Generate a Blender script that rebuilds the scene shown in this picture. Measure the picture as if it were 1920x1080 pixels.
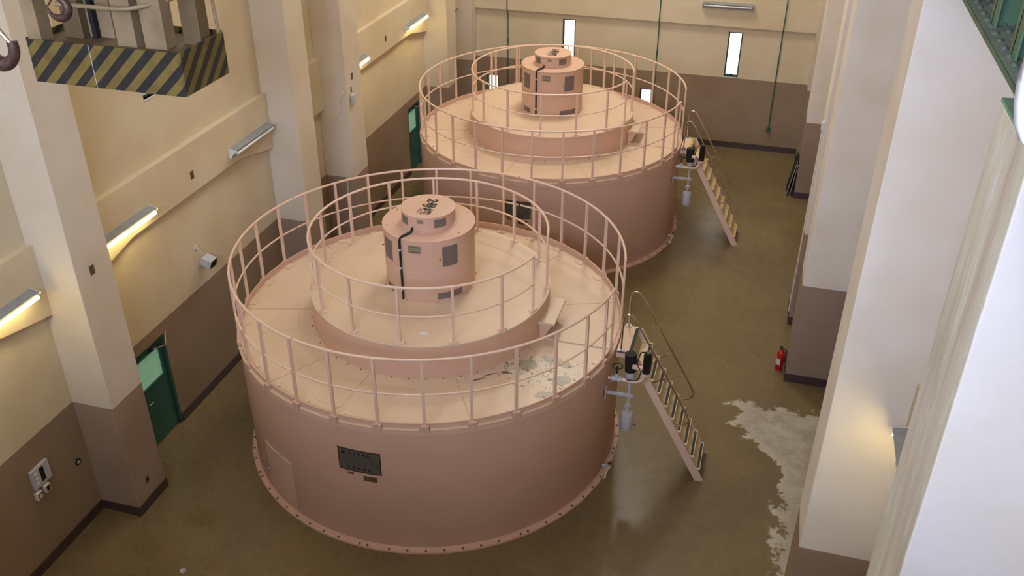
import bpy, bmesh, math, random
from mathutils import Vector, Matrix
C = bpy.context.scene
for o in list(bpy.data.objects): bpy.data.objects.remove(o, do_unlink=True)
R_ = math.radians
PI = math.pi

# ------------------------------------------------------------------ camera
def camera():
    yaw, pitch, roll, f = 0.2730, -0.5388, 0.0052, 1738.72
    cy, sy, cp, sp, cr, sr = math.cos(yaw), math.sin(yaw), math.cos(pitch), math.sin(pitch), math.cos(roll), math.sin(roll)
    fwd = Vector((-sy*cp, cy*cp, sp)); right = Vector((cy, sy, 0)); up = right.cross(fwd)
    r = cr*right + sr*up; u = -sr*right + cr*up
    cd = bpy.data.cameras.new('camera'); co = bpy.data.objects.new('camera', cd)
    C.collection.objects.link(co)
    M = Matrix.Identity(4)
    for i in range(3):
        M[i][0] = r[i]; M[i][1] = u[i]; M[i][2] = -fwd[i]
    M[0][3], M[1][3], M[2][3] = 5.347, -13.65, 11.757
    co.matrix_world = M
    cd.sensor_width = 36; cd.lens = 36*f/1920; cd.clip_start = .05; cd.clip_end = 200
    C.camera = co
camera()
# ------------------------------------------------------------------ world and light
w = bpy.data.worlds.new('world'); C.world = w; w.use_nodes = True
w.node_tree.nodes['Background'].inputs[0].default_value = (0.93, 0.96, 1.0, 1)
w.node_tree.nodes['Background'].inputs[1].default_value = 2.5
vs = C.view_settings
vs.view_transform = 'Standard'; vs.look = 'None'; vs.gamma = 1; vs.use_curve_mapping = False
vs.exposure = 0.12
def area(name, loc, aim, sx, sy, power, col):
    l = bpy.data.lights.new(name, 'AREA'); l.shape = 'RECTANGLE'; l.size = sx; l.size_y = sy
    l.energy = power; l.color = col
    o = bpy.data.objects.new(name, l); C.collection.objects.link(o)
    o.location = loc
    o.rotation_euler = (Vector(aim)-Vector(loc)).to_track_quat('-Z', 'Y').to_euler()
    return o
# daylight through the tall windows of the gallery end, behind the camera
area('gallery_window_daylight', (2.5, -17.9, 12.6), (2.0, 0, 7.5), 8.5, 3.2, 2350, (0.64, 0.76, 1.08))
# ceiling high-bay lamps, warm
for i, (x, y, p) in enumerate([(-1.0, -2, 120), (0.5, 4.5, 250), (0.5, 11.5, 640)]):
    area('high_bay_lamp_light', (x, y, 14.3), (x, y, 0), 2.4, 2.4, p, (1.0, 0.94, 0.86))

# ------------------------------------------------------------------ materials
def lin(h):
    if isinstance(h, (tuple, list)): r, g, b = [v/255 for v in h]
    return tuple(v/12.92 if v <= .04045 else ((v+.055)/1.055)**2.4 for v in (r, g, b)) + (1,)
class NT:
    def __init__(s, name, rough=.5, metal=0.0, spec=.5):
        s.m = bpy.data.materials.new(name); s.m.use_nodes = True
        s.t = s.m.node_tree; s.b = s.t.nodes['Principled BSDF']
        s.b.inputs['Roughness'].default_value = rough; s.b.inputs['Metallic'].default_value = metal
        s.b.inputs['Specular IOR Level'].default_value = spec
    def n(s, typ, **kw):
        nd = s.t.nodes.new('ShaderNode'+typ)
        for k, v in kw.items(): setattr(nd, k, v)
        return nd
    def l(s, a, b): s.t.links.new(a, b)
    def pos(s):
        return s.n('NewGeometry').outputs['Position']
    def math(s, op, a, b=None, c=None, clamp=False):
        nd = s.n('Math', operation=op); nd.use_clamp = clamp
        for i, v in enumerate((a, b, c)):
            if v is None: continue
            if isinstance(v, (int, float)): nd.inputs[i].default_value = v
            else: s.l(v, nd.inputs[i])
        return nd.outputs[0]
    def noise(s, scale, detail=3, vec=None, stretch=None, rough=.5):
        v = vec if vec is not None else s.n('TexCoord').outputs['Object']
        if stretch:
            mp = s.n('Mapping'); s.l(v, mp.inputs[0]); mp.inputs['Scale'].default_value = stretch; v = mp.outputs[0]
        nd = s.n('TexNoise'); nd.inputs['Scale'].default_value = scale; nd.inputs['Detail'].default_value = detail
        nd.inputs['Roughness'].default_value = rough
        s.l(v, nd.inputs['Vector']); return nd.outputs['Fac']
    def ramp(s, fac, lo, hi):
        nd = s.n('MapRange'); nd.interpolation_type = 'SMOOTHSTEP'
        s.l(fac, nd.inputs[0]); nd.inputs[1].default_value = lo; nd.inputs[2].default_value = hi
        return nd.outputs[0]
    def mix(s, fac, a, b):
        nd = s.n('Mix', data_type='RGBA')
        for sock, v in ((nd.inputs[0], fac), (nd.inputs[6], a), (nd.inputs[7], b)):
            if isinstance(v, (int, float)): sock.default_value = v
            elif isinstance(v, tuple): sock.default_value = v
            else: s.l(v, sock)
        return nd.outputs[2]
    def col(s, c):
        if isinstance(c, tuple): s.b.inputs['Base Color'].default_value = c
        else: s.l(c, s.b.inputs['Base Color'])
    def bump(s, h, strength=.2, dist=.02):
        nd = s.n('Bump'); nd.inputs['Strength'].default_value = strength; nd.inputs['Distance'].default_value = dist
        s.l(h, nd.inputs['Height']); s.l(nd.outputs[0], s.b.inputs['Normal'])
def simple(name, c, rough=.5, metal=0.0, var=.0, bump=0, spec=.5, vs_=6):
    m = NT(name, rough, metal, spec); c = lin(c)
    if var:
        k = m.noise(vs_, 4); d = tuple(x*(1-var) for x in c[:3])+(1,)
        m.col(m.mix(m.ramp(k, .35, .7), c, d))
    else: m.col(c)
    if bump: m.bump(m.noise(40, 3), bump, .004)
    return m.m
DADO = 2.34
def plaster(name, up, low, streak=0):
    m = NT(name, .62, spec=.35)
    p = m.pos(); sep = m.n('SeparateXYZ'); m.l(p, sep.inputs[0])
    n1 = m.noise(.9, 5, p); n2 = m.noise(5, 4, p)
    u = lin(up); d = lin(low)
    uc = m.mix(m.ramp(n1, .35, .68), u, tuple(x*y for x, y in zip(u, (.93, .90, .84, 1))))
    dc = m.mix(m.ramp(n1, .3, .7), d, tuple(x*y for x, y in zip(d, (.88, .84, .80, 1))))
    c = m.mix(m.math('GREATER_THAN', sep.outputs[2], DADO), dc, uc)
    if streak:
        st = m.noise(2.4, 6, p, (2.0, 2.0, .5), .7)
        st2 = m.noise(9, 5, p, (2.5, 2.5, .3), .65)
        ns = m.n('SeparateXYZ'); m.l(m.n('NewGeometry').outputs['Normal'], ns.inputs[0]); fx = m.math('GREATER_THAN', m.math('ABSOLUTE', ns.outputs[0]), .5)
        c = m.mix(m.math('MULTIPLY', fx, m.math('GREATER_THAN', sep.outputs[2], DADO)), c, lin((204, 199, 178)))
        k = m.math('MULTIPLY', m.math('MULTIPLY', m.ramp(st, .45, .62), m.ramp(st2, .40, .62)), fx)
        c = m.mix(m.math('MULTIPLY', k, streak*.85), c, lin((220, 220, 214)))
        fk = m.noise(5.5, 6, p, (2.2, 2.2, .8), .75)
        c = m.mix(m.math('MULTIPLY', m.math('MULTIPLY', m.ramp(fk, .60, .66), fx), .6), c, lin((226, 226, 220)))
        g = m.noise(1.6, 5, p, (3, 3, .4), .6)
        c = m.mix(m.math('MULTIPLY', m.math('MULTIPLY', m.ramp(m.noise(1.1, 4, p, (3, 3, .3)), .45, .65), fx), .5), c, lin((186, 164, 150)))
        c = m.mix(m.math('MULTIPLY', m.math('MULTIPLY', m.ramp(g, .5, .7), fx), streak*.4), c, lin((150, 152, 128)))
    m.col(c)
    m.bump(m.noise(2.6, 6, p, None, .6), .35, .03)
    return m.m
M = {}
M['wall'] = plaster('cream_and_brown_plaster', (218, 202, 170), (152, 130, 104))
M['pier'] = plaster('cream_and_brown_pier_plaster', (216, 203, 182), (158, 136, 116))
M['pier_right'] = plaster('daylit_pier_plaster', (230, 221, 209), (158, 136, 118))  # paler copy of the pier plaster; stronger daylight on these piers is in the colour
M['stained'] = plaster('streaked_pier_plaster', (204, 199, 194), (152, 132, 114), 1.0)
M['base'] = simple('dark_plum_skirting', (74, 56, 54), .45, var=.2)
def floor_mat():
    m = NT('olive_brown_coated_floor', .27, spec=.5)
    p = m.pos(); sep = m.n('SeparateXYZ'); m.l(p, sep.inputs[0]); x, y = sep.outputs[0], sep.outputs[1]
    n1 = m.noise(.55, 5, p); n2 = m.noise(3.0, 6, p, None, .65); n3 = m.noise(9, 6, p, None, .7)
    c = m.mix(m.ramp(n1, .3, .7), lin((122, 106, 68)), lin((110, 93, 64)))
    c = m.mix(m.math('MULTIPLY', m.ramp(n2, .55, .8), .18), c, lin((126, 112, 80)))
    # dried lime scale spreading from the right wall
    nn = m.math('MULTIPLY', m.math('SUBTRACT', n2, .5), 1.5)
    nf = m.math('MULTIPLY', m.math('SUBTRACT', n3, .5), .22)
    edge = m.math('MINIMUM', m.math('ADD', m.math('MULTIPLY', m.math('MAXIMUM', m.math('SUBTRACT', 1.45, y), 0), .95), 5.72), 6.62)
    d = m.math('ADD', m.math('ADD', m.math('SUBTRACT', x, edge), nn), nf)
    k = m.math('MULTIPLY', m.ramp(d, -.02, .10), m.ramp(m.math('SUBTRACT', m.math('ADD', 2.25, nn), y), 0, .12))
    rimf = m.math('MULTIPLY', m.ramp(d, -.02, .04), m.math('SUBTRACT', 1, m.ramp(d, .06, .22)))
    k = m.math('MULTIPLY', k, m.math('ADD', m.math('ADD', .42, m.math('MULTIPLY', m.ramp(n2, .35, .7), .35)), m.math('MULTIPLY', rimf, .2)), clamp=True)
    c = m.mix(k, c, lin((196, 190, 172)))
    # yellowish spills in the near left corner
    for (cx, cy, rx, ry, a) in ((-3.0, -3.75, .45, .3, .7), (-2.0, -4.7, .8, .35, .8), (-1.1, -5.0, .5, .28, .7), (-3.5, -4.6, .4, .25, .5)):
        dx = m.math('DIVIDE', m.math('SUBTRACT', x, cx), rx); dy = m.math('DIVIDE', m.math('SUBTRACT', y, cy), ry)
        r2 = m.math('ADD', m.math('MULTIPLY', dx, dx), m.math('MULTIPLY', dy, dy))
        kk = m.math('MULTIPLY', m.ramp(m.math('ADD', m.math('SUBTRACT', 1.0, r2), m.math('MULTIPLY', m.math('SUBTRACT', n3, .5), 2.5)), 0, 1.2), a*.6)
        c = m.mix(kk, c, lin((92, 70, 22)))
    m.col(c)
    rr = m.math('ADD', m.math('MULTIPLY', n2, .22), .16)
    rr = m.math('ADD', rr, m.math('MULTIPLY', k, .4))
    m.l(rr, m.b.inputs['Roughness'])
    m.bump(m.noise(1.5, 3, p), .06, .02)
    return m.m
M['floor'] = floor_mat()
GP = (212, 174, 150)
def paint(name, c, rough=.42, damage=False):
    m = NT(name, rough, spec=.45)
    oc = m.n('TexCoord').outputs['Object']
    n1 = m.noise(.9, 4); n2 = m.noise(7, 5)
    c0 = lin(c)
    col = m.mix(m.ramp(n1, .3, .7), c0, tuple(x*y for x, y in zip(c0, (.95, .94, .93, 1))))
    if damage:
        sep = m.n('SeparateXYZ'); m.l(oc, sep.inputs[0]); x, y = sep.outputs[0], sep.outputs[1]
        a = m.noise(2.6, 6, None, None, .6); b = m.noise(9, 6, None, None, .7); e = m.noise(30, 4)
        def blob(cx, cy, rx, ry, ang, amp=1.6):
            ca, sa = math.cos(ang), math.sin(ang)
            X = m.math('SUBTRACT', x, cx); Y = m.math('SUBTRACT', y, cy)
            u = m.math('DIVIDE', m.math('ADD', m.math('MULTIPLY', X, ca), m.math('MULTIPLY', Y, sa)), rx)
            v = m.math('DIVIDE', m.math('SUBTRACT', m.math('MULTIPLY', Y, ca), m.math('MULTIPLY', X, sa)), ry)
            r2 = m.math('ADD', m.math('MULTIPLY', u, u), m.math('MULTIPLY', v, v))
            return m.math('ADD', m.math('SUBTRACT', 1, r2), m.math('MULTIPLY', m.math('SUBTRACT', b, .5), amp))
        v0 = blob(2.46, -1.30, .66, .44, .15, 5.0); k = m.ramp(v0, 0, .08)
        col = m.mix(m.math('MULTIPLY', k, .8), col, lin((212, 200, 172)))
        for q in ((2.12, -1.24, .20, .17, .3), (2.60, -1.00, .32, .11, -.3), (2.80, -1.50, .18, .13, .5), (2.62, -1.95, .16, .10, .5)):
            vb = blob(*q, 3.6)
            col = m.mix(m.math('MULTIPLY', m.ramp(vb, 0, .06), .8), col, lin((152, 146, 118)))
        rim = m.math('MULTIPLY', m.math('MULTIPLY', m.ramp(v0, -.12, 0), m.math('SUBTRACT', 1, m.ramp(v0, 0, .12))), m.ramp(e, .45, .6))
        col = m.mix(m.math('MULTIPLY', rim, .55), col, lin((96, 84, 66)))
        sp = m.math('MULTIPLY', m.math('GREATER_THAN', m.math('ADD', b, m.math('MULTIPLY', e, .45)), .83), m.ramp(blob(2.5, -1.38, .8, .5, .2), 0, .3))
        col = m.mix(m.math('MULTIPLY', sp, .85), col, lin((84, 70, 60)))
        for q in ((1.84, -1.53, .07, .045, .2), (1.45, -1.86, .16, .022, .65), (1.62, -1.66, .12, .018, .7)):
            col = m.mix(m.math('MULTIPLY', m.ramp(blob(*q, 4.0), 0, .2), .85), col, lin((84, 66, 56)))
        # bare spot on the inner platform
        col = m.mix(m.ramp(blob(.48, -1.72, .09, .05, .1, 1.6), 0, .2), col, lin((214, 212, 206)))
    m.col(col)
    m.bump(m.noise(14, 3), .06, .004)
    return m.m
M['gen'] = paint('salmon_beige_paint', GP)
M['deck'] = paint('salmon_beige_deck_paint', (216, 190, 162), .36)
M['deck_worn'] = paint('worn_salmon_beige_deck_paint', (216, 190, 162), .36, True)
M['rail'] = paint('salmon_rail_paint', (230, 198, 174), .3)
M['groove'] = simple('seam_groove', (186, 156, 130), .7)
M['tread'] = simple('pale_beige_tread', (220, 196, 150), .5, var=.1)
M['grip_black'] = simple('black_grip_strip', (62, 64, 58), .8, var=.3)
M['grip_yellow'] = simple('yellowed_grip_strip', (190, 166, 100), .8, var=.2)
M['chrome'] = simple('polished_steel', (205, 200, 188), .18, 1.0)
M['steel'] = simple('dull_steel', (150, 150, 148), .35, .9)
M['bolt'] = simple('brown_bolt_head', (104, 76, 58), .5)
M['black'] = simple('black_rubber', (24, 23, 26), .35)
M['matte_black'] = simple('matte_black', (18, 17, 19), .7)
M['grey'] = simple('pale_grey_paint', (186, 184, 186), .4)
M['mesh'] = None
m = NT('dark_perforated_screen', .6)
ck = m.n('TexVoronoi'); ck.inputs['Scale'].default_value = 90
m.l(m.n('TexCoord').outputs['Object'], ck.inputs['Vector'])
m.col(m.mix(m.ramp(ck.outputs['Distance'], .25, .5), lin((70, 60, 58)), lin((128, 112, 104)))); M['mesh'] = m.m
M['plate_grey'] = simple('brushed_name_plate', (150, 140, 118), .5, .3)
m = NT('dark_engraved_plate', .5, .3)
sp_ = m.n('SeparateXYZ'); m.l(m.n('TexCoord').outputs['Object'], sp_.inputs[0])
row = m.math('GREATER_THAN', m.math('FRACT', m.math('MULTIPLY', sp_.outputs[2], 28)), .58)
wd = m.math('GREATER_THAN', m.noise(60, 2, None, (1, 1, .25)), .5)
inside = m.math('MULTIPLY', m.math('GREATER_THAN', sp_.outputs[2], 1.725), m.math('LESS_THAN', sp_.outputs[2], 1.93))
m.col(m.mix(m.math('MULTIPLY', m.math('MULTIPLY', row, wd), m.math('MULTIPLY', inside, .55)), lin((98, 96, 86)), lin((54, 44, 38))))
M['plate_dark'] = m.m
M['plate_edge'] = simple('brown_plate_border', (70, 46, 36), .5)
M['plate_brown'] = simple('brown_plate', (96, 74, 54), .5, var=.2)
M['ink'] = simple('black_lettering', (24, 20, 20), .5)
M['white'] = simple('white_plastic', (214, 210, 200), .4)
M['white_metal'] = simple('white_enamel', (216, 216, 214), .35)
M['shade'] = simple('grey_dusty_lamp_housing', (150, 152, 150), .45, var=.15)
M['conduit'] = simple('cream_conduit', (220, 208, 186), .4)
M['green'] = simple('dark_green_paint', (44, 92, 70), .45)
M['doorgreen'] = simple('deep_green_door_paint', (46, 92, 80), .35)
M['window_green'] = simple('dark_green_frame', (52, 74, 58), .45)
M['girder'] = simple('green_girder_paint', (74, 104, 76), .5, var=.3, vs_=2)
M['rivet'] = simple('dark_rivet', (70, 84, 74), .6)
M['girder_top'] = simple('dusty_green_flange', (122, 132, 118), .6, var=.25, vs_=5)
M['plate_green'] = simple('pale_green_plate', (120, 158, 128), .5, var=.2)
M['tan'] = simple('tan_crane_paint', (148, 128, 98), .5, var=.25, vs_=3)
M['tan_dark'] = simple('dark_tan_crane_paint', (104, 86, 60), .55, var=.25, vs_=3)
M['crane_grey'] = simple('greenish_grey_plate', (110, 116, 104), .5, var=.3)
M['rust'] = simple('rusty_brown_iron', (92, 70, 62), .45, .5, var=.5, vs_=30, bump=.4)
M['red'] = simple('red_extinguisher', (176, 22, 24), .3)
M['white_shape'] = simple('plain_white', (160, 158, 164), .8)
M['brass'] = simple('brass', (170, 140, 80), .35, .9)
def emit(name, c, s):
    m = NT(name, .4); m.col(lin(c))
    m.b.inputs['Emission Color'].default_value = lin(c); m.b.inputs['Emission Strength'].default_value = s
    return m.m
M['tube'] = emit('lit_fluorescent_tube', (255, 234, 170), 24)
M['tube_off'] = simple('unlit_fluorescent_tube', (226, 224, 216), .3)
m = NT('frosted_green_glass', .35); m.col(lin((150, 200, 168))); m.b.inputs['Emission Color'].default_value = lin((150, 205, 170)); m.b.inputs['Emission Strength'].default_value = .22  # faint glow put into the door glass itself
M['frost'] = m.m
m = NT('clear_pane', .05); m.col((1, 1, 1, 1)); m.b.inputs['Transmission Weight'].default_value = 1; m.b.inputs['IOR'].default_value = 1.02
M['glass'] = m.m
m = NT('yellow_black_hazard_stripes', .5)
sep = m.n('SeparateXYZ'); m.l(m.n('TexCoord').outputs['Object'], sep.inputs[0])
s_ = m.math('ADD', m.math('SUBTRACT', sep.outputs[0], m.math('MULTIPLY', sep.outputs[2], 1.05)), m.math('MULTIPLY', sep.outputs[1], 1.0))
fr = m.math('FRACT', m.math('DIVIDE', s_, .235))
k = m.math('GREATER_THAN', fr, .5)
nz = m.noise(5, 4)
m.col(m.mix(k, m.mix(m.ramp(nz, .4, .7), lin((116, 100, 48)), lin((98, 84, 42))), m.mix(m.ramp(nz, .4, .7), lin((40, 39, 40)), lin((32, 30, 30)))))
M['hazard'] = m.m

# ------------------------------------------------------------------ mesh helpers
class MB:
    def __init__(s): s.bm = bmesh.new()
    def box(s, x0, x1, y0, y1, z0, z1, mat=None):
        v = [s.bm.verts.new((x, y, z)) for z in (z0, z1) for y in (y0, y1) for x in (x0, x1)]
        if mat is not None:
            for q in v: q.co = mat @ q.co
        for f in ((0, 2, 3, 1), (4, 5, 7, 6), (0, 1, 5, 4), (2, 6, 7, 3), (0, 4, 6, 2), (1, 3, 7, 5)):
            s.bm.faces.new([v[i] for i in f])
        return s
    def prism(s, pts, z0, z1, axis='z'):
        """extrude 2D polygon; axis z: (x,y); axis y: (x,z) from y=z0..z1; axis x: (y,z) from x=z0..z1"""
        def mk(p, t):
            return {'z': (p[0], p[1], t), 'y': (p[0], t, p[1]), 'x': (t, p[0], p[1])}[axis]
        a = [s.bm.verts.new(mk(p, z0)) for p in pts]; b = [s.bm.verts.new(mk(p, z1)) for p in pts]
        n = len(pts)
        s.bm.faces.new(a[::-1]); s.bm.faces.new(b)
        for i in range(n): s.bm.faces.new((a[i], a[(i+1) % n], b[(i+1) % n], b[i]))
        return s
    def lathe(s, prof, seg=96, a0=0, a1=360, cx=0, cy=0, closed=False):
        full = abs(a1-a0-360) < 1e-6
        n = seg if full else seg+1
        rings = []
        for i in range(n):
            a = R_(a0+(a1-a0)*i/seg); ca, sa = math.cos(a), math.sin(a)
            rings.append([s.bm.verts.new((cx+r*ca, cy+r*sa, z)) for r, z in prof])
        m_ = len(prof); last = n if full else n-1
        for i in range(last):
            A = rings[i]; B = rings[(i+1) % n]
            for j in range(m_ if closed else m_-1):
                k = (j+1) % m_
                s.bm.faces.new((A[j], B[j], B[k], A[k]))
        if closed and not full:
            s.bm.faces.new(rings[0][::-1]); s.bm.faces.new(rings[-1])
        return s
    def disc(s, r, z0, z1, cx=0, cy=0, seg=24):
        return s.lathe([(1e-4, z0), (r, z0), (r, z1), (1e-4, z1)], seg, 0, 360, cx, cy)
    def tube(s, pts, r, seg=10, cap=True):
        pts = [Vector(p) for p in pts]; n = len(pts); rr = r if isinstance(r, (list, tuple)) else [r]*n
        t0 = (pts[1]-pts[0]).normalized(); ref = Vector((0, 0, 1)) if abs(t0.z) < .9 else Vector((1, 0, 0))
        u = t0.cross(ref).normalized(); rings = []
        for i in range(n):
            t = (pts[min(i+1, n-1)]-pts[max(i-1, 0)]).normalized()
            u = (u-t*u.dot(t)).normalized(); v = t.cross(u)
            rings.append([s.bm.verts.new(pts[i]+(u*math.cos(2*PI*k/seg)+v*math.sin(2*PI*k/seg))*rr[i]) for k in range(seg)])
        for i in range(n-1):
            for k in range(seg):
                s.bm.faces.new((rings[i][k], rings[i][(k+1) % seg], rings[i+1][(k+1) % seg], rings[i+1][k]))
        if cap:
            s.bm.faces.new(rings[0][::-1]); s.bm.faces.new(rings[-1])
        return s
    def arc(s, R, z, a0, a1, r, n=None, seg=8):
        n = n or max(2, int(abs(a1-a0)/2.5))
        return s.tube([(R*math.cos(R_(a0+(a1-a0)*i/n)), R*math.sin(R_(a0+(a1-a0)*i/n)), z) for i in range(n+1)], r, seg)
    def patch(s, R, a0, a1, z0, z1, th=.006, n=10):
        return s.lathe([(R-.004, z0), (R+th, z0), (R+th, z1), (R-.004, z1)], n, a0, a1, closed=True)
    def build(s, name, mat, parent=None, smooth=True, bevel=0, ang=35):
        bmesh.ops.recalc_face_normals(s.bm, faces=s.bm.faces)
        me = bpy.data.meshes.new(name); s.bm.to_mesh(me); s.bm.free()
        me.materials.append(mat)
        if smooth:
            for p in me.polygons: p.use_smooth = True
            me.set_sharp_from_angle(angle=R_(ang))
        o = bpy.data.objects.new(name, me); C.collection.objects.link(o)
        if parent is not None: o.parent = parent
        if bevel:
            b = o.modifiers.new('bevel', 'BEVEL'); b.width = bevel; b.segments = 2; b.limit_method = 'ANGLE'
        return o
def arcpts(pts, r=.08, n=6):
    """round the corners of a polyline"""
    P = [Vector(p) for p in pts]; out = [P[0]]
    for i in range(1, len(P)-1):
        a = (P[i-1]-P[i]); b = (P[i+1]-P[i]); d = min(r, a.length*.49, b.length*.49)
        A = P[i]+a.normalized()*d; B = P[i]+b.normalized()*d
        for k in range(n+1):
            t = k/n; out.append((1-t)**2*A+2*t*(1-t)*P[i]+t*t*B)
    out.append(P[-1]); return out
def empty(name, loc, label, cat, group=None, rz=0):
    o = bpy.data.objects.new(name, None); C.collection.objects.link(o)
    o.location = loc; o.rotation_euler = (0, 0, rz); o.empty_display_size = .2
    return tag(o, label, cat, group)
def tag(o, label, cat, group=None):
    o['label'] = label; o['category'] = cat
    if group: o['group'] = group
    return o
def struct(o): o['kind'] = 'structure'; return o
def copy_tree(o, parent=None):
    c = o.copy(); C.collection.objects.link(c)
    if parent is not None: c.parent = parent
    for ch in [k for k in bpy.data.objects if k.parent == o]: copy_tree(ch, c)
    return c
def text(name, body, size, mat, parent, M4, extrude=.002, offset=0.0, spacing=1.0):
    cu = bpy.data.curves.new(name, 'FONT'); cu.body = body; cu.size = size
    cu.align_x = 'CENTER'; cu.align_y = 'CENTER'; cu.extrude = extrude; cu.offset = offset; cu.space_character = spacing
    t = bpy.data.objects.new(name+'_curve', cu); C.collection.objects.link(t)
    bpy.context.view_layer.update()
    dg = bpy.context.evaluated_depsgraph_get()
    me = bpy.data.meshes.new_from_object(t.evaluated_get(dg)); bpy.data.objects.remove(t, do_unlink=True)
    me.transform(M4); me.materials.clear(); me.materials.append(mat)
    o = bpy.data.objects.new(name, me); C.collection.objects.link(o); o.parent = parent
    return o

# ------------------------------------------------------------------ room
WL, FL = -4.826, -4.062          # left wall plane, left pier front
WR, FR = 7.69, 6.66              # right wall plane, right pier front
YB, YF, ZC = 16.07, -18.2, 14.8
def grid_wall(axis, c0, c1, a0, a1, z0, z1, holes, b=None):
    """slab from c0..c1 normal to axis with rectangular holes (a0,a1,z0,z1)"""
    b = b or MB()
    As = sorted({a0, a1, *[h[0] for h in holes], *[h[1] for h in holes]})
    Zs = sorted({z0, z1, *[h[2] for h in holes], *[h[3] for h in holes]})
    for i in range(len(As)-1):
        for j in range(len(Zs)-1):
            am, zm = (As[i]+As[i+1])/2, (Zs[j]+Zs[j+1])/2
            if any(h[0] < am < h[1] and h[2] < zm < h[3] for h in holes): continue
            if axis == 'x': b.box(c0, c1, As[i], As[i+1], Zs[j], Zs[j+1])
            else: b.box(As[i], As[i+1], c0, c1, Zs[j], Zs[j+1])
    return b
struct(MB().box(WL-.3, WR+.3, YF-.3, YB+.3, -.3, 0).build('floor', M['floor'], smooth=False))
struct(MB().box(WL-.3, WR+.3, YF-.3, YB+.3, ZC, ZC+.3).build('ceiling', M['wall'], smooth=False))
D1, D2, D3 = (-2.45, -1.50), (11.02, 11.95), (14.15, 15.05)
LW = (-.70, .2, 6.36, 7.2)
struct(grid_wall('x', WL-.3, WL, YF-.3, YB+.3, 0, ZC, [(D1[0], D1[1], 0, 2.1), (D2[0], D2[1], 0, 2.1), (D3[0], D3[1], 0, 2.1), LW]).build('wall_left', M['wall'], smooth=False))
struct(MB().box(WR, WR+.3, YF-.3, YB+.3, 0, ZC).build('wall_right', M['wall'], smooth=False))
BW = [(4.02, 4.46, 2.38, 3.80), (-1.30, -.87, 2.38, 3.80), (1.38, 1.78, .30, 1.72), (-3.90, -3.50, .30, 1.72)]
struct(grid_wall('y', YB, YB+.3, WL, WR, 0, ZC, BW).build('wall_back', M['wall'], smooth=False))
struct(grid_wall('y', YF-.3, YF, WL, WR, 0, ZC, []).build('wall_front', M['wall'], smooth=False))
# unseen slab behind the camera, added to keep window daylight off low surfaces
struct(MB().box(WL, WR, YF, -14.0, 9.75, 10.0).build('trim_90', M['pier'], smooth=False))
# windows of the far wall
def window(n, x0, x1, z0, z1, axis='y', c=YB):
    fr = MB(); t = .045
    def bx(b, a0, a1, q0, q1, d0, d1):
        if axis == 'y': b.box(a0, a1, c+d0, c+d1, q0, q1)
        else: b.box(c-d1, c-d0, a0, a1, q0, q1)
    bx(fr, x0, x0+t, z0, z1, .06, .16); bx(fr, x1-t, x1, z0, z1, .06, .16)
    bx(fr, x0+t, x1-t, z0, z0+t, .06, .16); bx(fr, x0+t, x1-t, z1-t, z1, .06, .16)
    f = struct(fr.build('window_%d' % n, M['window_green'], smooth=False))
    g = MB(); bx(g, x0+t, x1-t, z0+t, z1-t, .10, .106); g.build('pane', M['glass'], f, smooth=False)
    si = MB(); bx(si, x0-.02, x1+.02, z0-.03, z0, -.01, .10); si.build('window_sill', M['white'], f, smooth=False)
    h = MB(); bx(h, (x0+x1)/2-.05, (x0+x1)/2+.05, z0+t, z0+t+.03, .03, .07); h.build('window_latch', M['matte_black'], f, smooth=False)
for i, q in enumerate(BW): window(i+1, *q)
window(5, *LW, axis='x', c=WL)
# doors of the left wall
def door(n, y0, y1, dark=False):
    mt = M['matte_black'] if dark else M['doorgreen']
    b = MB(); t = .05
    b.box(WL-.14, WL-.01, y0, y0+t, 0, 2.1); b.box(WL-.14, WL-.01, y1-t, y1, 0, 2.1); b.box(WL-.14, WL-.01, y0+t, y1-t, 2.05, 2.1)
    f = struct(b.build('door_%d' % n, mt, smooth=False))
    leaf = grid_wall('x', WL-.10, WL-.05, y0+t, y1-t, .01, 2.05, [] if dark else [(y0+.13, y1-.17, 1.30, 1.92)]).build('door_leaf', mt, f, smooth=False)
    if dark:
        MB().box(WL-.05, WL-.01, y0+.1, y0+.16, .95, 1.15).build('door_handle', M['steel'], leaf, bevel=.005)
        return
    MB().box(WL-.08, WL-.07, y0+.13, y1-.17, 1.30, 1.92).build('frosted_pane', M['frost'], leaf, smooth=False)
    p = MB()
    for a0, a1, q0, q1 in ((y0+.10, y0+.13, 1.27, 1.95), (y1-.17, y1-.14, 1.27, 1.95), (y0+.13, y1-.17, 1.27, 1.30), (y0+.13, y1-.17, 1.92, 1.95)):
        p.box(WL-.05, WL-.035, a0, a1, q0, q1)
    p.build('pane_bead', mt, leaf, smooth=False)
    cl = MB().box(WL-.05, WL+.01, y1-.42, y1-.20, 1.95, 2.02).build('door_closer', M['matte_black'], f, bevel=.006)
    MB().tube([(WL+.0, y1-.38, 1.99), (WL+.20, y1-.25, 2.03), (WL+.02, y1+.04, 2.11)], .014).build('closer_arm', M['chrome'], cl)
    MB().disc(.03, WL+.0, WL+.0).bm.free()
    MB().tube([(WL-.05, y0+.14, 1.0), (WL+.02, y0+.14, 1.0), (WL+.02, y0+.26, 1.0)], .011).build('door_handle', M['steel'], leaf)
    for z in (.25, 1.05, 1.80):
        MB().tube([(WL-.03, y1-.05, z-.06), (WL-.03, y1-.05, z+.06)], .014).build('hinge', M['doorgreen'], f)
door(1, *D1); door(2, *D2); door(3, *D3, dark=True)
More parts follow.
